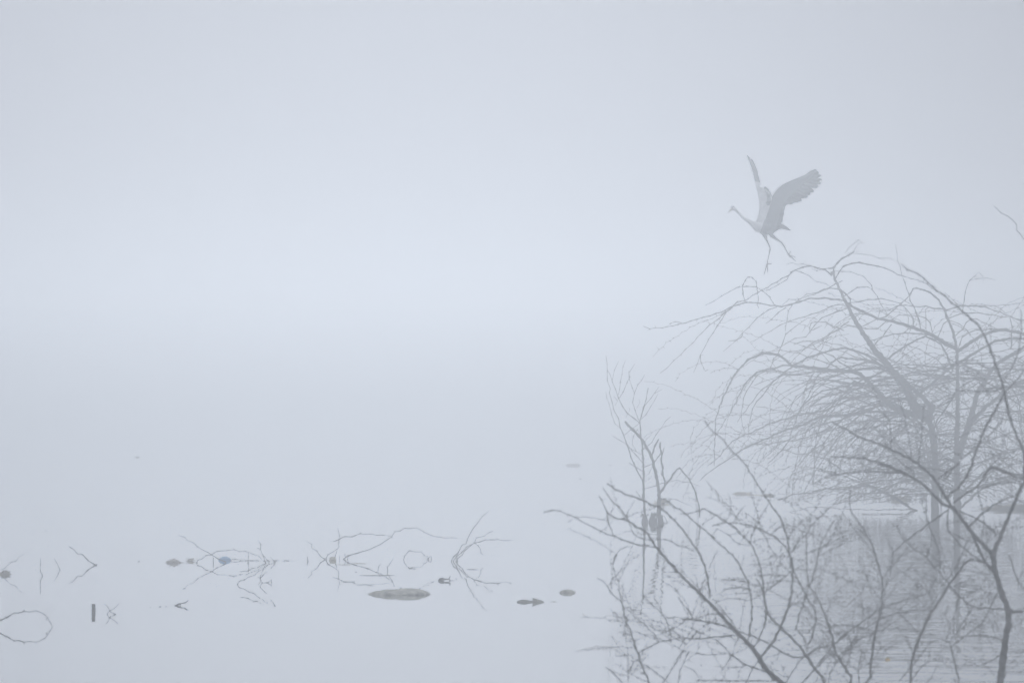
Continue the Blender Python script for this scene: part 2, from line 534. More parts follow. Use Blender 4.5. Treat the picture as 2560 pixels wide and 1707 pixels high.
def tree_lim(x, y):
    if x < 1830 and y < 900:
        return False
    if y < 760:
        return False
    if y < 900:
        return R.random() < (.16 if x < 2150 else .5)
    if x < 1900:
        return R.random() < .3
    return R.random() < (.22 if x < 2230 and y < 1060 else .6 if x < 2080 else 1)


sprays(tree, .5, tree_lim, lambda x: -1 if R.random() < (.9 if x < 2200 else .6 if x < 2420 else .35) else 1, 1264, 60, 260, wid=(.5, .8), droop=(.2, 1.1), up=(-1.0, 1.0))

# ------------------------------------------------------------------ the small broken willow bush
TU = lambda s: tile(1400, 860, 2.613, s)
bush = Plant('willow_bush', (1634, 1304), 100.6, 'small bare bush with broken stems and a bent arch in the water', 'bush', M['bark'], M['bark'], 4)
bl = bush.limb
for s, a, b in (('560,1180 553,1080 548,1000 545,900 545,800 540,700 530,620 525,560 525,500 530,470 545,420 560,360 575,285', 3.6, .6),
                ('650,1190 650,1050 645,960 630,870 615,800 600,740 570,680 545,640 520,600 480,565 450,530 425,505', 5, 2.6),
                ('545,910 500,820 465,740 440,660 410,590 395,540 380,490 355,430 340,380 325,320 325,290 312,240 308,180 310,130 300,75', 2, .5),
                ('596,735 620,670 645,620', 2.6, 1.9), ('635,985 660,960 688,925 672,850 665,760 655,640', 2.4, 1.8), ('665,735 680,675', 1.5, 1.2),
                ('650,980 665,950 700,905 740,850 765,815 780,810 800,830 840,880 870,930 895,1010 912,1080 914,1130', 2.7, 1.8),
                ('640,1000 634,1080 634,1180', 1.6, 1.4), ('680,1120 700,1160 700,1200', 1, .8),
                ('524,520 490,495 440,450 410,410 385,355 360,300 345,250 325,200 310,170', 1.5, .5), ('385,355 410,310 440,250 455,215 460,180 490,128', 1, .45),
                ('382,330 395,250 400,200 415,150 428,105', .9, .45), ('342,235 355,170 383,112', .8, .45), ('515,500 485,430 478,380 485,320 510,265 530,235 553,200', 1.1, .5),
                ('485,320 470,290 455,230 447,180', .8, .5), ('525,490 540,430 555,400 590,355 620,320 645,280', 1.2, .5), ('620,320 670,295', .7, .45),
                ('530,490 590,420 615,370 640,325', .8, .45), ('540,420 570,330 580,285', .9, .5), ('395,550 355,520 340,460 320,400 298,310', 1, .45),
                ('540,830 500,810 450,775', 1.3, .9), ('545,780 500,730 440,660 400,630 340,597', 1.2, .6), ('533,720 490,700 440,670', 1, .6), ('550,1030 515,990 495,955', 1.2, .8),
                ('413,598 460,560 515,520', .9, .6), ('540,690 600,640 630,590 690,505 725,472', 1.1, .5), ('545,805 610,775 660,710', 1.5, 1.2), ('550,945 620,925 700,900 760,892 850,905 880,915 920,930', 1.1, .6),
                ('530,600 505,560 475,600 475,650 500,700', .8, .5), ('545,690 560,620 600,590', .7, .45), ('650,1010 720,1005 800,1030 860,1060', 1, .5), ('548,870 580,840 600,800', .8, .5),
                ('500,420 520,380 515,360', .6, .4), ('360,400 375,370 350,340', .6, .4), ('430,480 455,430 450,415', .6, .4), ('553,900 580,880 600,860', .7, .4)):
    bl(TU(s), a, b, 'stem' if a > 3 else 'branch', slope=R.uniform(-.3, .3), thorns=a < 1.6)
# knotted root stools at the waterline
for x, hw, top in ((1613, 9, 1287), (1633, 11, 1284), (1652, 8, 1290)):
    tb = Tubes()
    dd = 100.2
    ys = [1318, 1305, 1299, (1299 + top) / 2, top - 1]
    ws = [hw * .85, hw, hw * .92, hw * .62, hw * .2]
    tb.tube([at(x + R.uniform(-1.5, 1.5), y, dd) - bush.o for y in ys], [q * dd / F for q in ws], 9)
    for k in range(5):
        a = R.uniform(-1, 1)
        tb.tube([at(x + a * hw * .6, top + 5, dd) - bush.o, at(x + a * hw * 1.1, top - 3, dd) - bush.o, at(x + a * hw * 1.7, top + R.uniform(0, 9), dd - .03) - bush.o], [.006, .005, .003], 5)
    link('root', tb.v, tb.f, M['bark'], bush.root)

# ------------------------------------------------------------------ two out of focus shrubs nearest the camera
FA = lambda s: tile(1340, 1160, 4.9, s)
FB = lambda s: tile(1780, 1160, 4.9, s)
FC = lambda s: tile(2080, 1160, 4.9, s)
FD = lambda s: tile(1480, 1387, 4.9, s)
FE = lambda s: tile(1780, 1387, 4.9, s)
FG = lambda s: tile(2080, 1387, 4.9, s)

sh = Plant('bare_shrub', (2060, 1790), 47.5, 'low bare many-stemmed shrub, blurred, at the bottom edge of the water', 'shrub', M['fore'], M['fore'], 12)
def fl(px, a, b, *q, **k):
    return sh.limb(px, a * .88, b * .8, *q, **k)


BASE = [(2060, 1792)]
fl(BASE + FE('860,1568 760,1490 640,1370 560,1230 480,1120 300,940 250,890 0,620') + FD('1310,460 1170,330 1040,190 900,40') + FA('1500,1045 1430,960 1340,820 1230,770 1120,690 960,655 880,590 850,540'), 9.5, 1.5, 'stem', slope=-.15)
for pts, a, b in ((FA('1120,690 1110,640 1070,580 960,480 880,390 815,285'), 1.9, 1.5), (FA('1480,1025 1340,1000 1160,960 960,885 860,850 640,740 400,620 220,555 90,590'), 2.4, 1.4), (FA('950,880 880,700 855,540 800,440 770,390'), 1.7, 1.6),
                  (FD('1440,530 1435,430 1400,200 1330,10') + FA('2000,1090 1890,930 1810,820 1700,690 1600,600 1500,520 1400,490 1280,430 1100,370 980,310 870,235'), 3, 1.8),
                  (FE('440,1050 470,880 490,700 480,560 460,420 420,270') + FB('380,1340 330,1220 250,1120 0,890') + FA('2180,900 2000,750 1900,680 1830,600 1760,560 1640,480 1560,420'), 2.9, 1.5),
                  (FE('520,1120 600,960 660,780 660,660 640,480 600,180') + FB('540,1110 470,960 400,900 230,730 160,700 0,590') + FA('2050,550 1900,600 1760,610'), 2.6, 1.4),
                  (FB('470,960 480,880 530,800 600,640 690,490'), 1.8, 1.2), (FE('600,1240 690,1140 760,1040 830,900 880,780 940,620 975,450 985,250 980,30') + FB('970,1250 950,1100 900,1010 760,890 600,800 450,750 300,720 150,720 0,750'), 3.4, 1.3),
                  (FB('945,1090 930,960 920,900 870,750 830,640 780,580 690,450 620,340 560,250 500,150 420,20') + T3('1250,1330 1100,1180 1020,1080 930,990 880,965 790,830'), 2.6, 1.5),
                  (FB('960,1080 1050,960 1110,890 1170,850'), 1.8, 1.2), (FB('930,930 970,840 1010,760 1010,640'), 1.6, 1.1),
                  (BASE + FE('1380,1568 1260,1390 1150,1220 1080,1120 960,1000 850,890 730,780 660,650 620,420 540,290'), 4.6, 1.8),
                  (FE('1150,1250 1000,1250 850,1180 720,1100 600,1030 450,980 200,880 0,830') + FD('1280,800 1100,770 900,760'), 2.6, 1.4),
                  (BASE + FE('1700,1568 1620,1370 1520,1200 1470,1000 1410,800 1330,600 1250,460 1180,380'), 4.4, 2),
                  (FE('1180,390 1160,100') + FB('1160,1080 1160,880 1190,780 1215,630'), 2, 1.5), (FE('1190,390 1260,190') + FB('1300,1080 1340,960 1430,800 1500,680'), 2, 1.4), (FB('1185,780 1300,670 1420,560 1560,420'), 1.5, 1),
                  (FE('1180,1090 1100,990 1030,900 1050,800 1100,650 1150,520 1180,420'), 2, 1.6), (FE('1190,1080 1250,900 1270,700 1150,500 1080,350 1000,200 960,100'), 2.4, 1.5),
                  (BASE + FE('1890,1568 1940,1370 1970,1130 2000,950 2050,760 2080,600 2090,430 2080,280 2000,0') + FB('1960,980 1900,870 1860,800 1760,660 1690,540 1690,400 1690,300'), 4.2, 1.3),
                  (FE('1600,1000 1640,960 1850,810 2070,650 2200,600') + FG('830,570 1000,520 1180,460 1270,280'), 2.4, 1), (FG('240,1060 520,950 700,860 900,710 1050,600'), 1.6, .9), (FG('430,880 600,780 800,710 1000,680 1190,665'), 1.8, 1.2),
                  (FG('500,1280 600,1140 700,1080 800,1020'), 1.3, .8), (FG('510,1310 640,1180 800,1060'), 1.3, .8), (FE('1640,1370 1700,1200 1700,1050 1660,960'), 2, 1.5), (FE('1480,1330 1600,1200 1750,1080 1850,1050'), 1.5, 1),
                  (FE('1150,1240 1300,1130 1500,1090 1660,960'), 1.7, 1.3), (FE('900,1568 1060,1310 1150,1230'), 1.8, 1.4), (FE('1430,1568 1440,1440 1520,1320 1640,1210 1750,1100 1850,1000'), 1.9, 1),
                  (FE('1100,1568 1240,1420 1380,1280 1500,1160'), 2, 1.2), (FE('1800,1568 1800,1340 1850,1150'), 2.2, 1.6), (FD('1760,930 1600,860 1430,820 1230,790 1140,800 950,930 780,910 700,860'), 2.4, 1.1),
                  (FD('1790,985 1700,990 1500,1005 1300,1020 1100,1010 960,1030 820,1070 710,1120 580,1190'), 2.4, 1.7), (FD('1440,1000 1440,820 1420,640'), 1.5, 1.2),
                  (FD('1560,610 1640,720 1760,890'), 1.5, 1.8), (FD('1230,780 1180,680 1110,590 1050,520'), 1.4, 1), (FD('1240,790 1210,720 1150,620'), 1.1, .8), (FD('2110,1420 1980,1380 1860,1330 1700,1210 1600,1100 1460,1010 1280,930 1180,860'), 2.4, 1.2),
                  (FD('1900,1350 1760,1380 1620,1375 1500,1360'), 1.6, 1), (FD('2300,1540 2050,1535 1700,1540 1500,1535 1320,1530 1290,1540'), 2, 1.4), (FD('1640,1210 1500,1220 1360,1215 1200,1190 1060,1150 970,1060 950,900 880,740 760,520'), 1.3, .9),
                  (FD('1880,1568 1960,1400 2040,1290'), 1.8, 1.6), (FD('1560,1460 1650,1320 1720,1200 1790,1010'), 1.2, 1), (FG('170,960 60,1060 0,1120') + FE('1380,1250 1280,1350'), 1.8, 1.5), (FE('1380,1030 1460,1180 1520,1290'), 1.5, 1.2),
                  (FE('1850,800 1840,600 1820,470 1740,540 1660,610'), 1.3, .8), (FE('1640,980 1540,960 1460,960 1320,830 1240,880 1160,960'), 1.6, 1.1), (FE('450,560 330,540 200,520 80,570 0,540'), 1.6, 1), (FE('430,400 280,400 170,420 90,470'), 1.5, .9),
                  (FE('430,290 300,290 200,310 100,300'), 1.6, .9), (FE('660,430 780,350 900,270 960,200'), 1.6, 1.2), (FE('520,240 700,245 900,250'), 1.7, 1.4), (FE('490,540 640,460 800,330 940,220'), 1.4, 1), (FE('950,640 1040,580 1120,520 1230,470'), 1.6, 1.2),
                  (FB('470,1000 330,980 200,870 60,790 0,880'), 1.6, .9), (FB('540,770 640,850 700,1000 800,1150'), 1.3, .9), (FB('600,820 570,650 500,420 480,330'), 1.3, .9), (FB('240,730 330,600 400,510'), 1.3, .9), (FB('160,700 240,560 200,360'), 1.2, .8),
                  (FB('700,880 860,740 1020,770 1160,850'), 1.3, .9), (FB('1290,1130 1450,1050 1620,950 1740,840'), 1.5, .9), (FB('1160,1090 1400,990 1600,890 1830,820'), 1.5, .9), (FA('1940,1060 1830,1020 1740,990 1600,920 1500,920 1300,920 1200,850 1140,740 1120,600 1200,440'), 1.4, .9)):
    fl(pts, a, b, 'stem' if a > 4 else 'branch', thorns=True)
# the slender upright stem on the shrub's left side
fl([(1630, 1790)] + FD('700,1568 620,1380 570,1230 510,1050 460,900 410,780 370,580 340,500 325,330 270,200 255,110 300,0') + FA('960,1150 1020,1040 1130,1000'), 3.2, 1, 'stem', d=47.5)
for s, a, b in (('370,580 230,460 150,320 60,280', 1.5, 1), ('330,340 335,240', 1.3, 1), ('440,1568 440,1250 420,1050 400,880 430,800', 1.5, .9), ('440,1220 360,1240 280,1230', 1.2, .8), ('580,1300 480,1240 440,1200', 1.4, 1),
                ('570,1200 720,1110', 1.4, 1.6), ('820,1060 700,900 540,770 400,640', 1.4, 1), ('520,1070 620,1000 700,970', 1.1, .8), ('720,1568 560,1500 420,1420 290,1330', 1.4, .9), ('380,1568 280,1470 200,1390 150,1370', 1.8, 1),
                ('940,1568 780,1430 620,1330', 1.5, 1.1), ('860,1568 980,1400 1100,1180 1200,1040 1290,940', 1.5, 1), ('1050,1568 1080,1420 1120,1310 1190,1170', 1.6, 1.4), ('1310,1510 1250,1410 1120,1350', 1.2, .8), ('590,1240 660,1200', 1, .8), ('200,1390 340,1460 420,1480', 1.1, .8)):
    fl(FD(s), a, b)

sh2 = Plant('bare_sapling', (2500, 1795), 46.8, 'taller bare sapling with a forked trunk, blurred, at the right edge', 'sapling', M['fore'], M['fore'], 12)
def gl(px, a, b, *q, **k):
    return sh2.limb(px, a * .92, b * .82, *q, **k)


gl([(2488, 1800)] + FG('2060,1568 2075,1430 2110,1150 2130,1000 2165,800 2150,640 2080,470 2040,320 2000,200') + FC('1975,1150 1985,1060'), 11.5, 7.5, 'trunk', slope=0, thorns=False)
for pts, a, b in ((FC('1975,1110 1995,1040 2060,900 2130,720 2250,440 2352,220 2450,60'), 6.6, 4), (FC('1975,1150 1930,1060 1740,870 1680,790 1560,630 1420,450 1300,250 1200,120 1080,20') + T4('940,1300 700,1180 480,1090 320,1040 180,950 0,860'), 6.2, 1.8),
                  (FC('1990,1330 1880,1200 1780,1000 1720,860 1690,800'), 4.6, 3.6), (FC('1470,530 1350,480 1240,370 1080,220 900,120 640,0') + T4('400,1310 200,1290 0,1280'), 4.4, 1.6), (FC('860,110 700,100 500,90 250,100 0,140') + FB('1400,150 1250,250'), 2.4, 1.2),
                  (FC('1420,450 1420,390 1540,300 1640,160 1720,0') + T4('1720,1320 1800,1120 1860,960 1960,780 2060,600 2110,500'), 3, 2.6),
                  (FC('2352,180') + T4('2352,1230 2270,1050 2190,830 2130,600 2100,420 2030,220 1950,0') + T2('1880,1290 1820,1180 1720,1080 1600,970 1470,870 1380,780 1290,720 1180,620 1080,530 1010,500 920,455 850,390'), 4, 1.4),
                  (T4('2110,500 2180,430 2280,320 2352,220'), 2, 1.6), (T4('2110,340 2180,220 2250,100') + T2('2290,1440 2310,1300 2320,1100 2310,950'), 1.6, 1.1), (T4('2140,420 2000,470 1800,480 1600,470 1400,440 1330,350'), 2, 1),
                  (FC('1490,470 1640,360 1780,270 1870,130 1950,45 2100,100 2352,190'), 2.8, 2.2), (FC('1780,270 1800,380 1830,500 1860,700 1850,830 1830,940'), 1.6, 1.2), (FC('1780,300 1900,270 2050,240 2200,220'), 2, 1.5),
                  (FC('1420,560 1330,630 1180,730 1020,850 900,940 750,1090 740,1180 710,1330 660,1500'), 2.1, 1.2), (FC('1430,540 1410,720 1430,820 1520,930 1640,1040 1760,1140 1860,1200'), 2, 2.2), (FC('1430,820 1560,880 1650,940 1780,970'), 1.6, 1.2),
                  (FC('1330,600 1340,500 1350,300 1390,100 1430,0'), 1.6, 1.1), (FC('1300,180 1400,100 1560,0'), 2, 1.5), (FC('1020,150 960,60 860,0'), 2, 1.5), (FC('1680,760 1760,680 1900,560 2050,460 2250,380'), 2.2, 1.6), (FC('2030,870 1860,720 1720,640 1560,570'), 2.6, 2),
                  (FC('1690,880 1600,1080 1520,1240 1440,1370 1370,1480'), 1.5, 1), (FC('1860,1205 1690,1160') + FG('1620,110 1530,240 1440,350 1340,520 1220,700 1110,920 1030,1120 980,1300 960,1568'), 2.4, 4),
                  (FC('1860,1200 1900,1130 1900,950 1890,780'), 1.3, 1), (FG('1180,-80 1160,30 1310,210 1420,340 1550,490 1720,630 1900,650 2120,665') , 1.6, 3), (FC('1160,1140 1090,1090 960,1010 880,920 800,790 820,710'), 1.8, 1), (FC('1160,1130 1210,1000 1220,830'), 1.2, .8),
                  (FC('1320,1310 1320,1150 1290,1000 1230,850 1190,720 1150,580 1165,500'), 1.9, 1), (FG('2150,640 2220,690 2330,690'), 5, 4), (FG('2110,560 2050,510'), 4, 2.5), (FG('2040,440 1960,600 1900,720 1820,850 1700,930 1600,1020 1480,1100'), 2, 1), (FG('1720,640 1640,780 1540,920 1450,1060'), 1.5, 1),
                  (FG('2080,1040 1900,990 1700,990 1540,1010'), 2.2, 1.4), (FG('2080,1220 1950,1290 1800,1350 1650,1350'), 2, 1), (FG('820,1540 960,1380 1070,1250 1200,1080 1330,1020'), 1.6, 2), (FG('1550,1568 1550,1500 1510,1350 1480,1200 1440,1070 1330,1020'), 2.4, 1.6),
                  (FG('980,1530 1100,1360 1250,1280 1350,1290 1400,1340'), 1.8, 1.1), (FG('1160,1568 1260,1420 1310,1290 1330,1190'), 1.5, .9), (FG('1550,1410 1600,1350 1660,1290'), 1.4, 1), (FG('1490,960 1500,740 1550,520 1580,330'), 1.6, 1.1), (FG('1400,1040 1450,860 1510,700'), 1.5, 1.1),
                  (FG('1480,940 1420,820 1390,730 1430,610'), 1.3, .9), (FG('1470,1110 1600,1020 1700,930'), 1.4, 1), (FG('1040,1140 1100,1080 1130,930'), 1.1, .8), (FG('1060,1260 1040,1160 1110,920'), 1.1, .9), (FG('2352,180 2290,300 2280,420'), 1.6, 1), (FG('2170,0 2230,180 2270,310 2352,420'), 1.6, 2),
                  (FG('2352,1420 2250,1430'), 1.4, 1), (FG('2352,1170 2270,1200'), 1.4, 1), (T4('1000,1540 880,1480 720,1420 560,1370'), 2, 2.2), (T4('700,1180 690,1300 670,1380'), 1.1, .8), (T4('720,1180 720,1000 710,860 620,740'), 1.4, .9), (T4('970,1300 950,1100 910,900 870,700 800,560'), 1.5, .9),
                  (T4('1060,1360 1090,1100 1110,800 1140,620'), 1.4, .9), (T4('1380,1568 1600,1300 1800,1120 2000,940 2100,800'), 2, 1.2), (T4('1860,1568 1900,1450 1950,1400 2100,1450 2352,1530'), 2.2, 1.8), (T4('1440,560 1400,680 1350,750'), 1.2, .9), (T4('1510,490 1440,610'), 1.3, 1.1)):
    gl(pts, a, b, 'branch', slope=R.uniform(-.4, .2))


def side(x):
    return -1 if R.random() < .55 else 1


sprays(sh, .42, lambda x, y: y > 1290 and x > 1490 and R.random() < (1 if y > 1420 else .5), side, 1720, 30, 170, (.5, .9), (-.4, .7), (.1, 1.5))
sprays(sh2, .5, lambda x, y: y > 900 and R.random() < (1.3 if y > 1400 else .7) * .75, side, 1720, 25, 150, (.5, .85), (-.4, .7), (.1, 1.5))

# ------------------------------------------------------------------ the grey heron taking off to the left
TH = lambda s: tile(1780, 360, 4.356, s)
HS = 4.356
HD = 102.0
heron_o = at(1918, 572, HD)


def skin_mesh(parts, voxel):
    """parts: list of (pixel points, half widths, depth half-thickness factor, depth offsets) fused into one surface"""
    bm = bmesh.new()
    for px, hw, kd, dz in parts:
        rings = []
        n = 12
        P = [at(x, y, HD + dz[i]) - heron_o for i, (x, y) in enumerate(px)]
        for i, p in enumerate(P):
            t = (P[min(i + 1, len(P) - 1)] - P[max(i - 1, 0)]).normalized()
            side_ = Vector((0, 1, 0))
            up = t.cross(side_).normalized()
            sd = up.cross(t).normalized()
            r = hw[i] / HS * HD / F
            rings.append([bm.verts.new(p + up * math.cos(2 * math.pi * k / n) * r + sd * math.sin(2 * math.pi * k / n) * r * kd) for k in range(n)])
        for a, b in zip(rings, rings[1:]):
            for k in range(n):
                bm.faces.new((a[k], a[(k + 1) % n], b[(k + 1) % n], b[k]))
        bm.faces.new(rings[0][::-1])
        bm.faces.new(rings[-1])
    bmesh.ops.recalc_face_normals(bm, faces=bm.faces)
    me = bpy.data.meshes.new('heron')
    bm.to_mesh(me)
    bm.free()
    o = bpy.data.objects.new('heron', me)
    C.objects.link(o)
    md = o.modifiers.new('fuse', 'REMESH')
    md.mode = 'VOXEL'
    md.voxel_size = voxel
    sm = o.modifiers.new('soft', 'SMOOTH')
    sm.factor = .5
    sm.iterations = 3
    dg = bpy.context.evaluated_depsgraph_get()
    me2 = bpy.data.meshes.new_from_object(o.evaluated_get(dg))
    o.modifiers.clear()
    o.data = me2
    me2.polygons.foreach_set('use_smooth', [True] * len(me2.polygons))
    return o


def hp(s, hw, kd=.9, z0=0.0, z1=0.0):
    p = TH(s)
    n = len(p)
    return (p, hw, kd, [z0 + (z1 - z0) * i / (n - 1) for i in range(n)])


heron = skin_mesh([
    hp('196,722 212,712 226,703 240,705 255,716', [7, 15, 21, 21, 15], .8),
    hp('240,706 262,722 284,744 312,778 345,808 395,838 440,868 480,898 530,922', [17, 17, 14, 13, 15, 22, 32, 44, 50], .75),
    hp('455,880 500,903 545,918 600,926 660,915 712,898 765,905 810,920 858,940', [22, 46, 64, 68, 60, 42, 22, 15, 5], .85),
    hp('540,890 580,860 640,850', [30, 44, 40], .8),
    # near leg
    hp('628,950 655,1003 700,1035 742,1062 762,1078 790,1122 815,1172 838,1214', [34, 23, 15, 10, 12, 8, 7.5, 9], .9, -.06, -.10),
    hp('836,1210 848,1188 862,1162', [8, 7, 6], 1, -.10, -.10), hp('838,1212 875,1222 915,1237', [8, 7, 5.5], 1, -.10, -.14),
    hp('838,1214 875,1243 915,1281', [9, 7.5, 5.5], 1, -.10, -.08),
    # far leg
    hp('560,960 590,1035 612,1085 632,1130 634,1150 620,1205 608,1262 600,1306', [32, 15, 10, 10, 11, 7, 7, 8.5], .9, .06, .05),
    hp('600,1306 630,1309 660,1298', [8, 7, 6], 1, .05, .02), hp('601,1304 604,1350 607,1404', [8, 7, 5.5], 1, .05, .03), hp('599,1306 584,1360 565,1430', [9, 7.5, 5.5], 1, .05, .07),
], .0042)
heron.data.materials.clear()
heron.data.materials.append(M['lightp'])
heron.data.materials.append(M['plume'])
heron.data.materials.append(M['leg'])
_split_a = at(*TH('500,900')[0], HD).x - heron_o.x
_leg_z = at(*TH('600,1025')[0], HD).z - heron_o.z
for f in heron.data.polygons:                       # grey back and breast, pale neck, dull legs
    c = f.center
    f.material_index = 2 if c.z < _leg_z else 1 if c.x - c.z * .35 > _split_a + .03 else 0
heron.location = heron_o
tag(heron, 'grey heron in flight with both wings raised and legs dangling above the tree', 'bird')


def hlink(name, v, f, m, parent):
    o = link(name, [Vector(q) - heron_o for q in v], f, m, parent)
    return o


def resample(p, n):
    sp = smooth_path(p, 3)
    L = [0]
    for a, b in zip(sp, sp[1:]):
        L.append(L[-1] + math.dist(a[:2], b[:2]))
    out, j = [], 0
    for i in range(n):
        t = L[-1] * i / (n - 1)
        while j < len(L) - 2 and L[j + 1] < t:
            j += 1
        u = (t - L[j]) / max(1e-9, L[j + 1] - L[j])
        out.append((sp[j][0] + (sp[j + 1][0] - sp[j][0]) * u, sp[j][1] + (sp[j + 1][1] - sp[j][1]) * u))
    return out


def panel(name, A, B, dep, m, parent, nu=22, nv=7, thick=.012, camber=.03):
    """a cambered, thick wing panel between two edges"""
    A, B = resample(A, nu), resample(B, nu)
    v, f = [], []
    for s in (-1, 1):
        for i in range(nu):
            for j in range(nv):
                t = j / (nv - 1)
                x, y = A[i][0] + (B[i][0] - A[i][0]) * t, A[i][1] + (B[i][1] - A[i][1]) * t
                prof = thick * (1 - t) ** .7 * .5 + .0015
                v.append(at(x, y, dep(x, y) + camber * math.sin(math.pi * t) + s * prof))
    N = nu * nv
    for i in range(nu - 1):
        for j in range(nv - 1):
            a = i * nv + j
            f.append((a, a + 1, a + nv + 1, a + nv))
            f.append((N + a, N + a + nv, N + a + nv + 1, N + a + 1))
    rim = [i * nv for i in range(nu)] + [(nu - 1) * nv + j for j in range(1, nv)] + [i * nv + nv - 1 for i in range(nu - 2, -1, -1)] + [j for j in range(nv - 2, 0, -1)]
    for a, b in zip(rim, rim[1:] + rim[:1]):
        f.append((a, a + N, b + N, b) if False else (b, b + N, a + N, a))
    return hlink(name, v, f, m, parent)


def feather(name, base, tip, w, dep, m, parent, off=0.0, bend=0.0):
    (x0, y0), (x1, y1) = base, tip
    L = math.dist(base, tip)
    tx, ty = (x1 - x0) / L, (y1 - y0) / L
    nx, ny = -ty, tx
    prof = [(0, .45), (.15, .8), (.4, 1), (.7, 1), (.85, .88), (.94, .62), (.985, .3), (1, .05)]
    v, f = [], []
    for t, k in prof:
        cx, cy = x0 + tx * L * t + nx * bend * L * t * t, y0 + ty * L * t + ny * bend * L * t * t
        d = dep(cx, cy) + off
        h = w * .5 * k
        v += [at(cx - nx * h, cy - ny * h, d), at(cx, cy, d - .004), at(cx + nx * h, cy + ny * h, d), at(cx, cy, d + .004)]
    for i in range(len(prof) - 1):
        for k in range(4):
            a, b = i * 4 + k, i * 4 + (k + 1) % 4
            f.append((a, b, b + 4, a + 4))
    return hlink(name, v, f, m, parent)


# near wing, raised and swept back, seen from below
sx, sy = TH('585,850')[0]
near = lambda x, y: HD - .10 - .30 * min(1.2, math.dist((x, y), (sx, sy)) / 160)
lead = TH('575,862 585,805 610,735 640,640 658,565 680,520 705,488 750,450 860,395 1000,340 1145,287')
inner = TH('700,905 722,830 745,745 768,675 795,625 835,580 880,545 930,495 985,440 1050,390 1140,300')
wing = panel('wing', lead, inner, near, M['plume'], heron, camber=-.03)
hand = resample(lead, 60)
tips = TH('728,912 750,868 772,846 772,815 784,778 782,742 797,712 806,676 826,652 848,641 890,642 918,624 948,630 976,630 1006,592 1044,588 1074,556 1112,524 1160,474 1194,434 1200,393 1194,347 1171,310 1147,287')
NT = len(tips)
for i, tp in enumerate(tips):
    u = i / (NT - 1)
    b = hand[int(4 + 44 * u ** .9)]
    b = (b[0] + (tp[0] - b[0]) * .28, b[1] + (tp[1] - b[1]) * .28)
    feather('flight_feather', b, tp, (17 if i < 12 else 13) * (1 if i < 19 else .75), near, M['flight'], wing, off=.012 + .0035 * (i % 3), bend=-.02 if i > 12 else .05)
panel('wrist_patch', TH('668,548 680,520 705,488 752,449'), TH('677,548 690,522 714,496 757,458'), lambda x, y: near(x, y) - .012, M['white'], wing, 8, 3, .006, 0)
# far wing, foreshortened and upright behind the body
fx, fy = TH('530,850')[0]
far = lambda x, y: HD + .10 + .38 * min(1.3, math.dist((x, y), (fx, fy)) / 160)
wing2 = panel('wing', TH('472,850 500,780 512,705 511,640 496,545 479,470'), TH('600,860 628,740 648,640 650,580 600,510 515,458'), far, M['lightp'], heron, camber=.05)  # arm panel coloured pale to stand for the light falling on it
panel('wrist_patch', TH('480,474 470,440 463,403'), TH('520,462 536,440 533,424'), lambda x, y: far(x, y) - .01, M['white'], wing2, 8, 4, .008, 0)
panel('wing_hand', TH('463,406 453,370 457,335 461,312 455,285 440,240 420,185'), TH('533,427 521,390 507,340 500,300 482,252 455,190 430,150'), far, M['flight'], wing2, 16, 5, .008, .03)
for a, b, ww in (('500,350 393,112', 0, 8), ('490,330 411,148', 0, 8), ('485,330 424,190', 0, 9), ('480,330 440,262', 0, 10), ('478,350 457,320', 0, 9)):
    p = TH(a)
    feather('flight_feather', p[0], p[1], ww, far, M['flight'], wing2, off=.01, bend=-.06)
for a, ww in (('560,480 600,488', 10), ('575,500 625,515', 11), ('590,530 643,545', 12), ('600,570 657,566', 13), ('600,610 656,592', 13), ('590,650 648,630', 14)):
    p = TH(a)
    feather('flight_feather', p[0], p[1], ww, far, M['flight'], wing2, off=.012)
# head details and tail
tb = Tubes()
bp = [at(x, y, HD) - heron_o for x, y in TH('214,708 196,727 166,754')]
tb.tube(bp, [q / HS * HD / F for q in (15, 10, 1.5)], 8)
link('beak', tb.v, tb.f, M['beak'], heron)
tb = Tubes()
tb.tube([at(x, y, HD) - heron_o for x, y in TH('200,684 216,680 236,686 256,700')], [q / HS * HD / F for q in (3, 8, 9, 3)], 8)
link('crest', tb.v, tb.f, M['crest'], heron)
tb = Tubes()
tb.tube([at(x, y, HD - .016) - heron_o for x, y in TH('214,698 219,697 226,696')], [q / HS * HD / F for q in (2, 4.5, 2)], 8)
link('eye', tb.v, tb.f, M['eye'], heron)
tb = Tubes()
tb.tube([at(x, y, HD - .014) - heron_o for x, y in TH('205,702 222,690 244,692')], [q / HS * HD / F for q in (2, 4, 2)], 6)
link('brow_stripe', tb.v, tb.f, M['white'], heron)
for s, ww in (('740,885 795,893', 8), ('740,892 822,908', 8), ('740,900 840,922', 8), ('745,912 862,941', 8), ('735,875 775,880', 7)):
    p = TH(s)
    feather('tail_feather', p[0], p[1], ww / 1.6, lambda x, y: HD, M['plume'], heron, off=-.02)
for s in ('480,935 474,968', '500,945 478,960', '515,945 500,968', '545,880 532,905', '470,930 462,950'):
    p = TH(s)
    feather('breast_plume', p[0], p[1], 2.2, lambda x, y: HD, M['lightp'], heron, off=-.03)

# ------------------------------------------------------------------ drowned twigs and litter on the open water
TL = lambda s: tile(0, 1280, 3.36, s)
TM = lambda s: tile(700, 1240, 2.94, s)


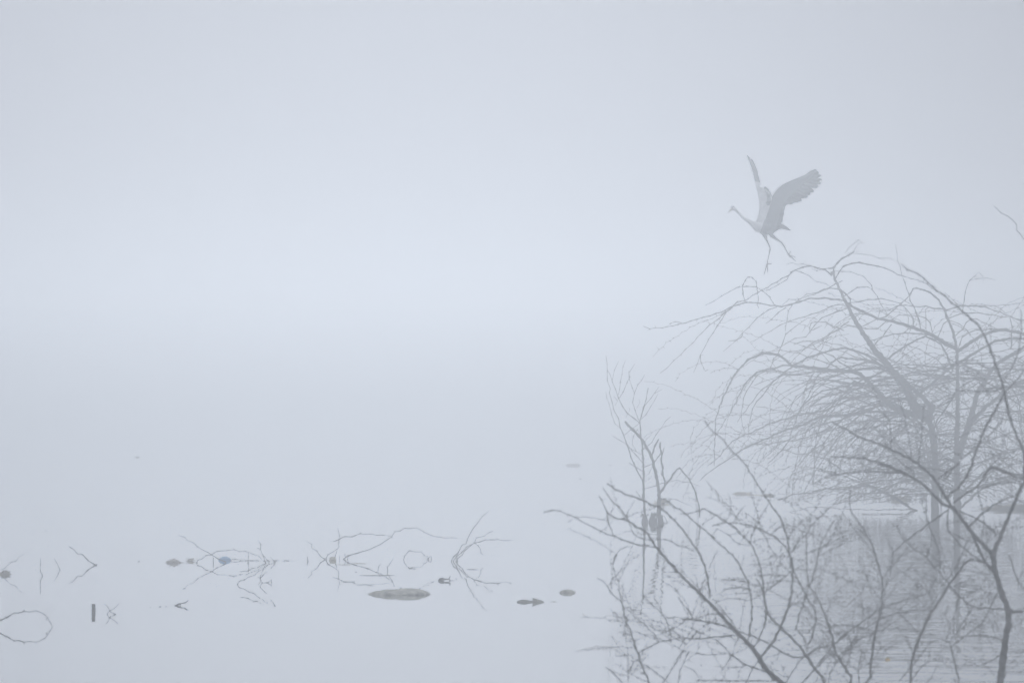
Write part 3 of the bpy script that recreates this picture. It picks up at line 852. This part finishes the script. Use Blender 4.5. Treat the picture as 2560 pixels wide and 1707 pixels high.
def drowned(name, label, wl, runs, group='twigs sticking out of the open water', thorn=5, cat='twig', w=1.05, slope=.25):
    """a drowned branch rising from the water at photo row wl; every run is one stem of it"""
    d = wd(wl)
    x0 = sum(p[0] for p in runs[0]) / len(runs[0])
    root = thing(name, at(x0, wl, d), label, cat, group)
    pl = Plant.__new__(Plant)
    pl.d0, pl.o, pl.root, pl.samples, pl.bark, pl.twig, pl.thorn, pl.limbs = d, root.location.copy(), root, [], M['fore'], M['fore'], thorn, []
    for r in runs:
        r = list(r)
        wmax = w
        for e in (0, -1):                      # carry an end that meets the water on below the surface
            if abs(r[e][1] - wl) < 9:
                o_ = r[1] if e == 0 else r[-2]
                p = (r[e][0] + (r[e][0] - o_[0]) * .15, wl + 7)
                r = [p] + r if e == 0 else r + [p]
        if r[0][1] < r[-1][1]:
            r = r[::-1]
        tb = Tubes()
        flat = pl.run(tb, r, wmax, wmax * .5, slope=R.uniform(-slope, slope), step=11, kink=1.5, sides=5)
        link('stem', tb.v, tb.f, M['fore'], root)
    return root


drowned('drowned_twig', 'thin straight twig slanting up at the left edge beside brown flotsam', 1433, [TL('0,482 40,465 95,420 130,405 205,350')], w=.8)
drowned('drowned_twig', 'single wavy upright twig with a long mirrored line below it', 1439, [TL('340,378 345,405 333,440 345,490 352,530')])
drowned('drowned_twig', 'short curved twig with drooping reflection left of the slanting stick', 1424, [TL('453,385 475,425 498,455 497,485')])
drowned('drowned_twig', 'dark slanting stick meeting its own reflection in an arrow shape', 1412, [TL('578,285 655,345 690,358 740,400 790,440'), TL('808,440 785,442'), TL('600,300 582,292')], w=1.5)
drowned('drowned_branch', 'thorny branch descending to the blue plastic and arching over it', 1406.5,
        [TL('1498,197 1550,212 1575,232 1625,258 1660,288 1710,325 1750,335 1775,355 1830,385 1890,420'), TL('1645,425 1660,405 1770,352 1830,332 1900,320 1965,320 2060,330 2120,348 2170,375 2215,410 2228,425'),
         TL('2085,335 2092,370 2080,425'), TL('1790,370 1785,425'), TL('2225,425 2215,370 2185,310 2157,300'), TL('2190,310 2187,270 2170,240'), TL('2255,418 2250,400 2215,360'), TL('2305,424 2310,408 2270,372')], cat='branch')
drowned('drowned_twig', 'long horizontal stalk floating right of the blue plastic', 1401, [TL('1940,394 2060,402 2200,405 2352,408'), TL('2352,408 2480,410')], w=.7)
drowned('drowned_branch', 'forked branch bending out of the water in front of the blue plastic', 1460, [TL('1985,607 2050,560 2130,525 2210,470 2290,425 2318,408'), TL('2318,408 2275,470'), TL('2020,498 2085,485 2160,460 2215,430')], cat='branch')
drowned('drowned_twig', 'small hooked twig below the forked branch', 1456, [TL('2200,592 2190,560 2205,530 2245,497'), TL('2200,590 2255,592 2280,568')], w=1.2)
drowned('drowned_twig', 'tiny upright twig left of the crossed twigs', 1401.6, [TM('203,480 207,475 198,440')], w=1.1)
drowned('drowned_branch', 'pair of crossed thorny twigs rising beside a pale crumpled scrap', 1398, [TM('192,328 228,355 235,378 270,405 300,440 325,465'), TM('335,465 355,435 390,408 420,395 427,375 437,345 430,290 424,235'), TM('395,455 420,400'), TM('437,468 435,435')], cat='branch')
drowned('drowned_branch', 'long thorny branch arching over the water, forked near its crest', 1397.5,
        [TM('460,460 500,438 560,420 620,405 690,375 735,350 790,320 815,295 845,265 915,238 950,232 1005,236 1060,262 1110,288 1150,298 1215,308 1300,308'), TM('815,292 760,293 710,283 625,277 590,280 530,290 470,302 430,315 390,333'),
         TM('500,440 550,425 572,412'), TM('475,468 480,440 475,420')], cat='branch', w=1.15)
drowned('drowned_twig', 'low twig bent into a closed loop between the long arch and the fan', 1398, [TM('903,478 915,440 930,420 950,405 993,405 1035,412 1065,430 1088,450 1080,468'), TM('1108,447 1085,450')])
drowned('drowned_twig', 'left one of two short bent twigs below the long arch', 1425, [TM('715,547 725,525 745,490')], w=1.0)
drowned('drowned_twig', 'right one of two short bent twigs below the long arch', 1426, [TM('790,548 788,520 800,500 832,460')], w=1.0)
drowned('drowned_branch', 'fan of four thorny twigs leaning right, rightmost on the open water', 1403,
        [TM('1258,475 1305,410 1340,360 1365,345 1395,275 1420,240 1450,200 1490,150 1530,117'), TM('1270,480 1330,410 1370,375 1420,340 1450,310 1500,290 1565,257'), TM('1420,345 1475,330 1510,322 1550,318 1605,325 1700,320'),
         TM('1285,482 1360,400 1400,355 1430,347 1460,360 1475,390 1478,415 1495,430'), TM('1302,482 1300,440 1310,420')], cat='branch', w=1.2)
drowned('drowned_branch', 'bramble bent into a wide arch at the lower left edge', 1566, [TL('-60,950 0,915 60,880 120,845 200,835 300,828 370,848 395,885 430,920 437,962'), TL('60,892 40,870'), TL('185,838 210,815'), TL('395,885 388,905')], cat='branch', w=1.5, thorn=7)
drowned('drowned_twig', 'two small twigs crossing right of the upright stake', 1535, [TL('893,862 920,835 960,800 1003,765'), TL('970,858 930,830 900,800 877,765')], w=1.2)
drowned('drowned_twig', 'dark floating sprig with one arm raised, below the crossed twigs', 1513, [TL('1468,783 1500,772 1550,752 1583,738'), TL('1480,782 1510,770')], w=2.2)

# a square stake standing in the water
d = wd(1530.6)
st = thing('stake', at(233.6, 1530.6, d), 'short dark upright stake standing alone on the left', 'stake')
tb = Tubes()
tb.tube([at(x, y, d) - st.location for x, y in ((234, 1545), (234, 1528), (233.8, 1516), (233.6, 1509))], [5.2 * d / F, 5.2 * d / F, 5 * d / F, 5 * d / F], 6)
link('post', tb.v, tb.f, M['dark'], st)
tb = Tubes()
tb.tube([at(233.6, 1509.3, d) - st.location, at(233.6, 1508.2, d) - st.location], [5 * d / F, 4.3 * d / F], 6)
link('cut_top', tb.v, tb.f, M['reed'], st)


def lump(name, label, cat, m, x0, x1, top, wl, thick=.6, rough=.12, group=None, n=(28, 14), prof=None, sink=.6):
    """a half-sunk float: outline from the photo, real depth, knobbly surface"""
    d = wd(wl)
    s = d / F
    cx, rx, rz = (x0 + x1) / 2, (x1 - x0) / 2 * s, (wl - top) * s
    o = at(cx, wl, d)
    ry = max(rx * thick, rz)
    v, f = [], []
    seed = R.uniform(0, 50)
    a, b = n
    for i in range(a):
        for j in range(b):
            th, ph = 2 * math.pi * i / a, math.pi * j / (b - 1)
            p = Vector((math.sin(ph) * math.cos(th), math.sin(ph) * math.sin(th), math.cos(ph)))
            k = 1 + rough * noise.fractal(p * 2.2 + Vector((seed, 0, 0)), 1, 2, 4)
            z = p.z
            sh_ = 1.0
            if prof:
                u = max(0, min(1, (p.x + 1) / 2)) * (len(prof) - 1)
                q = int(min(u, len(prof) - 2))
                sh_ = prof[q] + (prof[q + 1] - prof[q]) * (u - q)
            v.append((p.x * rx * (1 + (k - 1) * (1 - p.x * p.x)), p.y * ry * k, (z if z > 0 else z * sink) * rz * k * sh_ - rz * .02))
    for i in range(a):
        for j in range(b - 1):
            f.append((i * b + j, i * b + j + 1, ((i + 1) % a) * b + j + 1, ((i + 1) % a) * b + j))
    ob = link(name, v, f, m)
    ob.location = (o.x, o.y, 0)
    return tag(ob, label, cat, group)


lump('rock', 'large smooth grey-green rock barely breaking the still surface', 'rock', M['stone'], 919, 1077, 1468, 1484.5, 1.5, .13, n=(64, 26), prof=(.66, .72, .7, .8, .78, .9, .97, 1.06, .98, .8))
lump('rock', 'small knobbly rock alone, right of the floating leaf', 'rock', M['stone'], 1398, 1439, 1472, 1481, 1.2, .14)
lump('plastic_scrap', 'light blue crumpled plastic scrap caught among the drowned branches', 'litter', M['blue'], 546, 578, 1390.5, 1400.5, .6, .18)
lump('plastic_scrap', 'pale crumpled scrap at the foot of the crossed twigs', 'litter', M['reed'], 822, 841, 1391, 1400, .7, .25)
lump('plastic_bottle', 'whitish bottle floating far out in the mist', 'litter', M['pale'], 1413, 1452, 1158, 1163.5, .25, .15, prof=(.8, .9, .9, .9, .9, 1, 1.3, 1.3, .9))
lump('reed_raft', 'thin strip of reeds joining two floating clumps', 'flotsam', M['reed'], 1872, 1910, 1235.6, 1237, .3, .1)
lump('yellow_leaf', 'single yellow leaf floating between the shrub and the sapling', 'leaf', M['ochre'], 2213, 2226, 1643, 1648.5, .8, .2)
bundle('reed_litter', 'pale matted scrap floating farthest left of the blue plastic', 'litter', M['foam'], 411, 457, 1396.5, 1406, 46, .5, .3, 1.5)
bundle('reed_litter', 'smaller pale matted scrap next to the arching branch', 'litter', M['foam'], 464, 494, 1392, 1402, 26, .5, .5, 1.2)
bundle('reed_raft', 'long pale bundle of reeds floating left of the low tree limbs', 'flotsam', M['reed'], 1830, 1882, 1228, 1234.5, 40, .4, .12, 1.3)
bundle('reed_raft', 'brownish clump of reeds floating beside the pale bundle', 'flotsam', M['bank'], 1900, 1940, 1232.5, 1238.5, 30, .4, .25, 1.2)
bundle('reed_clump', 'straw-coloured clump caught round the stems of the small bush', 'flotsam', M['reed'], 1632, 1680, 1245, 1257, 44, .5, .5, 1.2)
bundle('brushwood_heap', 'brown heap of broken brush beside the leaning low limb', 'flotsam', M['bank'], 2206, 2290, 1238, 1250, 60, .6, .5, 1.0)
bundle('reed_bank', 'matted greenish reed bank at the right edge behind the sapling', 'bank', M['bank'], 2440, 2760, 1258, 1272, 300, .25, .4, 1.1)
bundle('driftwood', 'brown broken flotsam cut by the left edge', 'driftwood', M['bank'], -14, 31, 1422, 1435, 22, .4, .3, 2.4)
for i, (x, y, ww, lb) in enumerate(((343, 1143, 7, 'tiny dark chip floating far out on the left'), (1525, 1162.5, 4, 'tiny dark chip right of the whitish bottle'), (1451, 1196.5, 4, 'tiny dark chip below the whitish bottle'),
                                    (115, 1326, 2, 'speck floating on the empty water at far left'), (347, 1403, 3, 'tiny chip left of the foam scraps'), (400, 1516, 4, 'small chip left of the dark sprig'),
                                    (376, 1518, 2, 'speck farthest left of the dark sprig'), (415, 1515, 2, 'speck nearest the dark sprig'), (1613, 1287.5, 3, 'chip floating by the root stools of the small bush'), (890, 1429, 2, 'upright speck below the long arch'),
                                    (1329, 1238, 2, 'speck on bare water between the bottle and the shrub tip'))):
    lump('wood_chip', lb, 'flotsam', M['dark'], x - ww, x + ww, y - max(1.6, ww * .35), y, .5, .2, 'chips scattered on the water', n=(10, 7))
for x0, x1, y, lb in ((839, 879, 1411, 'pale flat reed under the foot of the long arch'), (880, 915, 1408, 'second flat reed right of the pale one under the long arch'), (1021, 1040, 1421, 'dark floating stalk under the looped twig'), (1168, 1193, 1423, 'dark floating stalk at the foot of the twig fan'),
                      (1112, 1128, 1457.5, 'short flat stick floating below the broken chunk'), (900, 985, 1438, 'long faint stalk floating above the big rock'), (1375, 1392, 1503.5, 'pale stalk trailing right of the floating leaf')):
    d = wd(y)
    o = at((x0 + x1) / 2, y, d)
    tb = Tubes()
    n = 6
    tb.tube([Vector(((-.5 + k / (n - 1)) * (x1 - x0) * d / F, R.uniform(-.02, .02), .001)) for k in range(n)], [(.3 + (1.1 if k not in (0, n - 1) else .3)) * d / F * .6 for k in range(n)], 5)
    ob = link('floating_stalk', tb.v, tb.f, M['reed'] if 'pale' in lb or 'second' in lb else M['fore'])
    ob.location = (o.x, o.y, 0)
    tag(ob, lb, 'flotsam', 'stalks floating flat on the water')

# broken chunk with a raised fork
d = wd(1451)
ch = thing('driftwood', at(1103, 1451, d), 'dark chunk of driftwood with a raised forked end', 'driftwood')
tb = Tubes()
tb.tube([at(x, y, d) - ch.location for x, y in TM('1166,622 1180,612 1200,608 1208,610')], [q * d / F for q in (3.2, 4.6, 4.0, 2.2)], 8)
link('block', tb.v, tb.f, M['dark'], ch)
tb = Tubes()
tb.tube([at(x, y, d) - ch.location for x, y in TM('1203,611 1240,607 1252,587')], [q * d / F for q in (1.6, 1.6, 1.2)], 6)
tb.tube([at(x, y, d) - ch.location for x, y in TM('1238,608 1252,618')], [q * d / F for q in (1.5, 1)], 6)
link('fork', tb.v, tb.f, M['dark'], ch)

# curled dead leaf: a rounded boat at one end, a raised pointed blade at the other
d = wd(1504.2)
lf = thing('dead_leaf', at(1326, 1504.2, d), 'curled dead leaf floating like a little boat with a raised tail', 'leaf')


def blade(name, mid, hw, m):
    v, f = [], []
    for (x, y), h in zip(mid, hw):
        p = at(x, y, d) - lf.location
        hh = h * d / F
        v += [p + Vector((0, -hh, hh * .35)), p + Vector((0, 0, -hh * .15)), p + Vector((0, hh, hh * .35)), p + Vector((0, 0, -hh * .15 - .0015))]
    for i in range(len(mid) - 1):
        for k in range(4):
            a, b = i * 4 + k, i * 4 + (k + 1) % 4
            f.append((a, b, b + 4, a + 4))
    link(name, v, f, m, lf)


tb = Tubes()
tb.tube([at(x, 1503, d) - lf.location for x in (1291.5, 1296, 1304, 1313, 1322, 1330, 1340, 1352, 1361)], [q * d / F for q in (.5, 3.2, 5.2, 5.4, 3.6, 2.6, 2.8, 2.2, .6)], 10)
link('curled_end', tb.v, tb.f, M['leaf'], lf)
tri = [at(x, y, d + dz) - lf.location for x, y, dz in ((1329, 1493, 0), (1342, 1496, .02), (1352, 1499, .01), (1361, 1503, 0), (1348, 1504, -.01), (1334, 1503.5, 0))]
v = [p + Vector((0, s * .002, 0)) for s in (-1, 1) for p in tri]
n = len(tri)
link('raised_tail', v, [tuple(range(n)), tuple(range(2 * n - 1, n - 1, -1))] + [(i, i + n, (i + 1) % n + n, (i + 1) % n) for i in range(n)], M['leaf'], lf, smooth=False)
